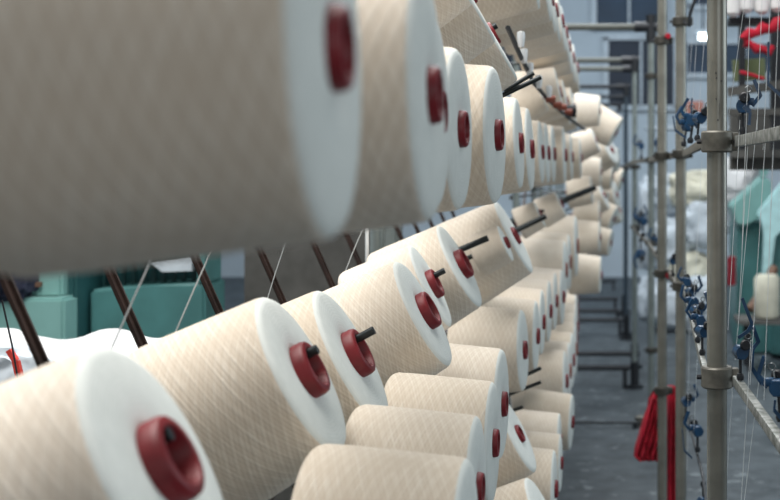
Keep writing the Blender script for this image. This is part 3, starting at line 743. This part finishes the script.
hp = [P(u_, v_, 5.45) for u_, v_ in [(790, 16), (783, 21), (777, 24), (770, 29), (763, 28), (756, 33), (750, 33), (743, 38), (746, 43), (752, 45), (757, 49), (763, 49), (769, 52), (773, 46)]]
mb = MB(); mb.tube(hp, 0.022, 10, radii=[.03, .022, .03, .018, .027, .017, .026, .016, .022, .014, .022, .016, .02, .012]); tag(mb.build('red_hose', M['red_cloth']), 'looped red hose under the white spools at the top right', 'hose')
tag(MB().tube([P(740, 72, 5.7), P(752, 75, 5.7), P(764, 79, 5.7)], 0.008, 8).build('red_strap', M['red_cloth']), 'thin dull red strap below the looped hose', 'strap')
lp = P(703, 37, 13.5)
le = empty('ceiling_lamp', lp, 'bright white lamp glowing left of the nearest pole', 'lamp')
MB().tube([lp+Vector((-0.04, 0, 0)), lp+Vector((0.04, 0, 0))], 0.03, 16).build('lamp_tube', M['lamp'], le)
MB().box(lp+Vector((0, 0.02, 0.05)), (0.16, 0.12, 0.03), bev=.008).build('housing', M['frame_white'], le)
MB().tube([lp+Vector((0, 0.02, 0.065)), Vector((lp.x, lp.y+.02, 4.8))], 0.008, 8).build('cord', M['black'], le)

# ------------------------------------------------------------------ background, left side
YL = 4.6
lm = empty('winding_machine', (P(150, 300, YL).x, YL, 0), 'long teal machine seen through the gap under the biggest cone', 'machine')
slab([(90, 290), (150, 286), (205, 283), (205, 560), (90, 560)], YL, 0.25).build('body', M['teal'], lm)
slab([(197, 236), (205, 236), (205, 283), (197, 283)], YL, 0.2, 0.004).build('end_post', M['teal'], lm)
slab([(100, 252), (200, 244), (200, 256), (100, 262)], YL+0.05, 0.15, 0.004).build('top_beam', M['teal_dark'], lm)
mb = MB()
for k in range(10):
    u = 104+k*10; mb.bar(P(u, 292, YL+0.15), P(u, 250, YL+0.15), 0.014, 0.014)
mb.build('spindle_rail', M['teal_dark'], lm)
slab([(90, 200), (216, 200), (216, 288), (90, 288)], YL+0.26, 0.03, 0.0).build('back_panel', M['teal_dark'], lm)
slab([(150, 262), (192, 256), (192, 271), (162, 272)], YL+0.05, 0.03, 0.0).build('window_sheet', M['sack'], lm)  # pale sheet coloured to stand in for the bright bluish window
lc = empty('control_cabinet', (P(40, 300, 4.4).x, 4.4, 0), 'pale teal cabinet at the left edge behind the first slanted upright', 'cabinet')
slab([(-60, 298), (64, 298), (64, 560), (-60, 560)], 4.4, 0.6).build('lower_body', M['teal_light'], lc)
slab([(28, 262), (62, 262), (62, 298), (28, 298)], 4.45, 0.4).build('upper_box', M['teal_light'], lc)
slab([(33, 282), (40, 282), (40, 287), (33, 287)], 4.43, 0.02, 0.0).build('latch', M['brown'], lc)
slab([(62, 240), (76, 240), (76, 560), (62, 560)], 4.5, 0.5).build('side_post', M['teal_dark'], lc)
tag(MB().blob(P(12, 276, 4.42), (0.075, 0.08, 0.085), 9, 0.35, 4).build('navy_jacket', M['navy']), 'dark navy cloth bundle on the pale teal cabinet', 'cloth')
pw = MB().box((P(300, 250, 5.0).x+0.03, 5.3, 1.1), (0.62, 0.12, 2.2)); struct('wall_partition', pw, M['wall_grey'])
tag(slab([(384, 200), (398, 200), (398, 560), (384, 560)], 4.9, 0.1).build('steel_column', M['pole2']), 'pale column behind the gap right of the grey partition', 'column')
tag(slab([(76, 200), (86, 200), (86, 560), (76, 560)], 5.3, 0.2).build('gap_shade_panel', M['black']), 'dark panel standing in for the shade between the teal cabinet and long teal machine', 'panel')  # black sheet added to darken the gap, shade put into its colour
# white covered bale
bl = MB()
bmh = bl.bm; x0, x1, y0, y1 = -1.95, -0.93, 2.75, 3.5
nx, ny = 46, 30; g = []
for j in range(ny+1):
    ln = []
    for i in range(nx+1):
        tx, ty = i/nx, j/ny
        ed = min(tx, 1-tx, ty, 1-ty)
        z = 0.97+0.030*noise.fractal(Vector((tx*3.2, ty*3, 4)), 1, 2, 4)+0.012*math.sin(tx*23+ty*6)
        z -= 0.12*max(0, 0.12-ed)/0.12
        ln.append(bmh.verts.new((x0+(x1-x0)*tx, y0+(y1-y0)*ty, z)))
    g.append(ln)
for j in range(ny):
    for i in range(nx): bmh.faces.new((g[j][i], g[j][i+1], g[j+1][i+1], g[j+1][i])).smooth = True
edge = [g[0][i] for i in range(nx+1)]+[g[j][nx] for j in range(1, ny+1)]+[g[ny][i] for i in range(nx-1, -1, -1)]+[g[j][0] for j in range(ny-1, 0, -1)]
low = []
for k, v in enumerate(edge):
    d = 0.02*math.sin(k*0.9)
    low.append(bmh.verts.new((v.co.x+(d if x0+.1 < v.co.x < x1-.1 else 0), v.co.y+(d if y0+.1 < v.co.y < y1-.1 else 0), 0.004)))
n = len(edge)
for k in range(n): bmh.faces.new((edge[k], edge[(k+1) % n], low[(k+1) % n], low[k])).smooth = True
bmh.faces.new(low)
tag(bl.build('covered_bale', M['white_cloth']), 'white cloth-covered bale behind the slanted uprights at the left', 'bale')
tag(MB().blob(P(-2, 372, 2.66), (0.10, 0.06, 0.055), 5, 0.3, 4).build('plastic_bag', M['sack']), 'greyish plastic bag at the left edge by the red ribbon', 'bag')
tag(MB().bar(P(9, 350, 2.5), P(16, 361, 2.5), 0.012, 0.010).bar(P(16, 361, 2.5), P(20, 378, 2.5), 0.012, 0.012).build('red_ribbon', M['ribbon']), 'bright red ribbon at the left edge beside the first upright', 'ribbon')
thread([P(2, 300, 2.0), P(12, 345, 2.0), P(19, 385, 2.0)], 0.0016, 'thin dark cord beside the red ribbon at the left edge', 'cords at left', 'black')

# ------------------------------------------------------------------ light
def area(name, loc, size, sy, power, col, target):
    l = bpy.data.lights.new(name, 'AREA'); l.shape = 'RECTANGLE'; l.size = size; l.size_y = sy; l.energy = power; l.color = col
    o = bpy.data.objects.new(name, l); C.objects.link(o); o.location = loc
    o.rotation_euler = (Vector(target)-Vector(loc)).to_track_quat('-Z', 'Y').to_euler()
    return o
area('ceiling_light_near', (-1.2, 2.0, 4.6), 2.6, 3.5, 295, (1.0, 0.965, 0.92), (-0.9, 2.4, 0))
area('ceiling_light_far', (-0.3, 8.0, 4.6), 2.0, 7.0, 330, (0.95, 0.98, 1.0), (-0.3, 8.0, 0))
area('window_light_right', (6.8, 3.0, 2.3), 6.0, 3.0, 180, (0.85, 0.94, 0.98), (0, 2.5, 1.2))
area('front_area_light', (1.6, -3.0, 2.6), 3.0, 2.5, 30, (0.85, 0.93, 1.0), (-0.3, 2.5, 1.2))  # unseen area light behind the camera, aimed at the cones
w = bpy.data.worlds.new('World'); bpy.context.scene.world = w; w.use_nodes = True
bg = w.node_tree.nodes['Background']; bg.inputs['Color'].default_value = (0.92, 0.83, 0.74, 1); bg.inputs['Strength'].default_value = 0.31
area('back_wall_fill', (0.5, 13.0, 4.6), 8.0, 3.0, 230, (0.8, 0.9, 1.0), (0.5, 16.5, 1.5))  # fill light added to brighten the back wall

# ------------------------------------------------------------------ camera
cd = bpy.data.cameras.new('Camera'); cam = bpy.data.objects.new('Camera', cd); C.objects.link(cam)
cam.location = (0, 0, CAMZ); cam.rotation_euler = (PI/2, 0, 0)
cd.sensor_width = 36; cd.lens = 60.0
cd.shift_x = (390-VU)/780; cd.shift_y = -(250-VV)/780
cd.clip_start = 0.05; cd.clip_end = 60
cd.dof.use_dof = True; cd.dof.focus_distance = 2.15; cd.dof.aperture_fstop = 6.0
sc = bpy.context.scene; sc.camera = cam
sc.view_settings.view_transform = 'Standard'; sc.view_settings.look = 'None'
sc.view_settings.exposure = 0.0; sc.view_settings.gamma = 1.0
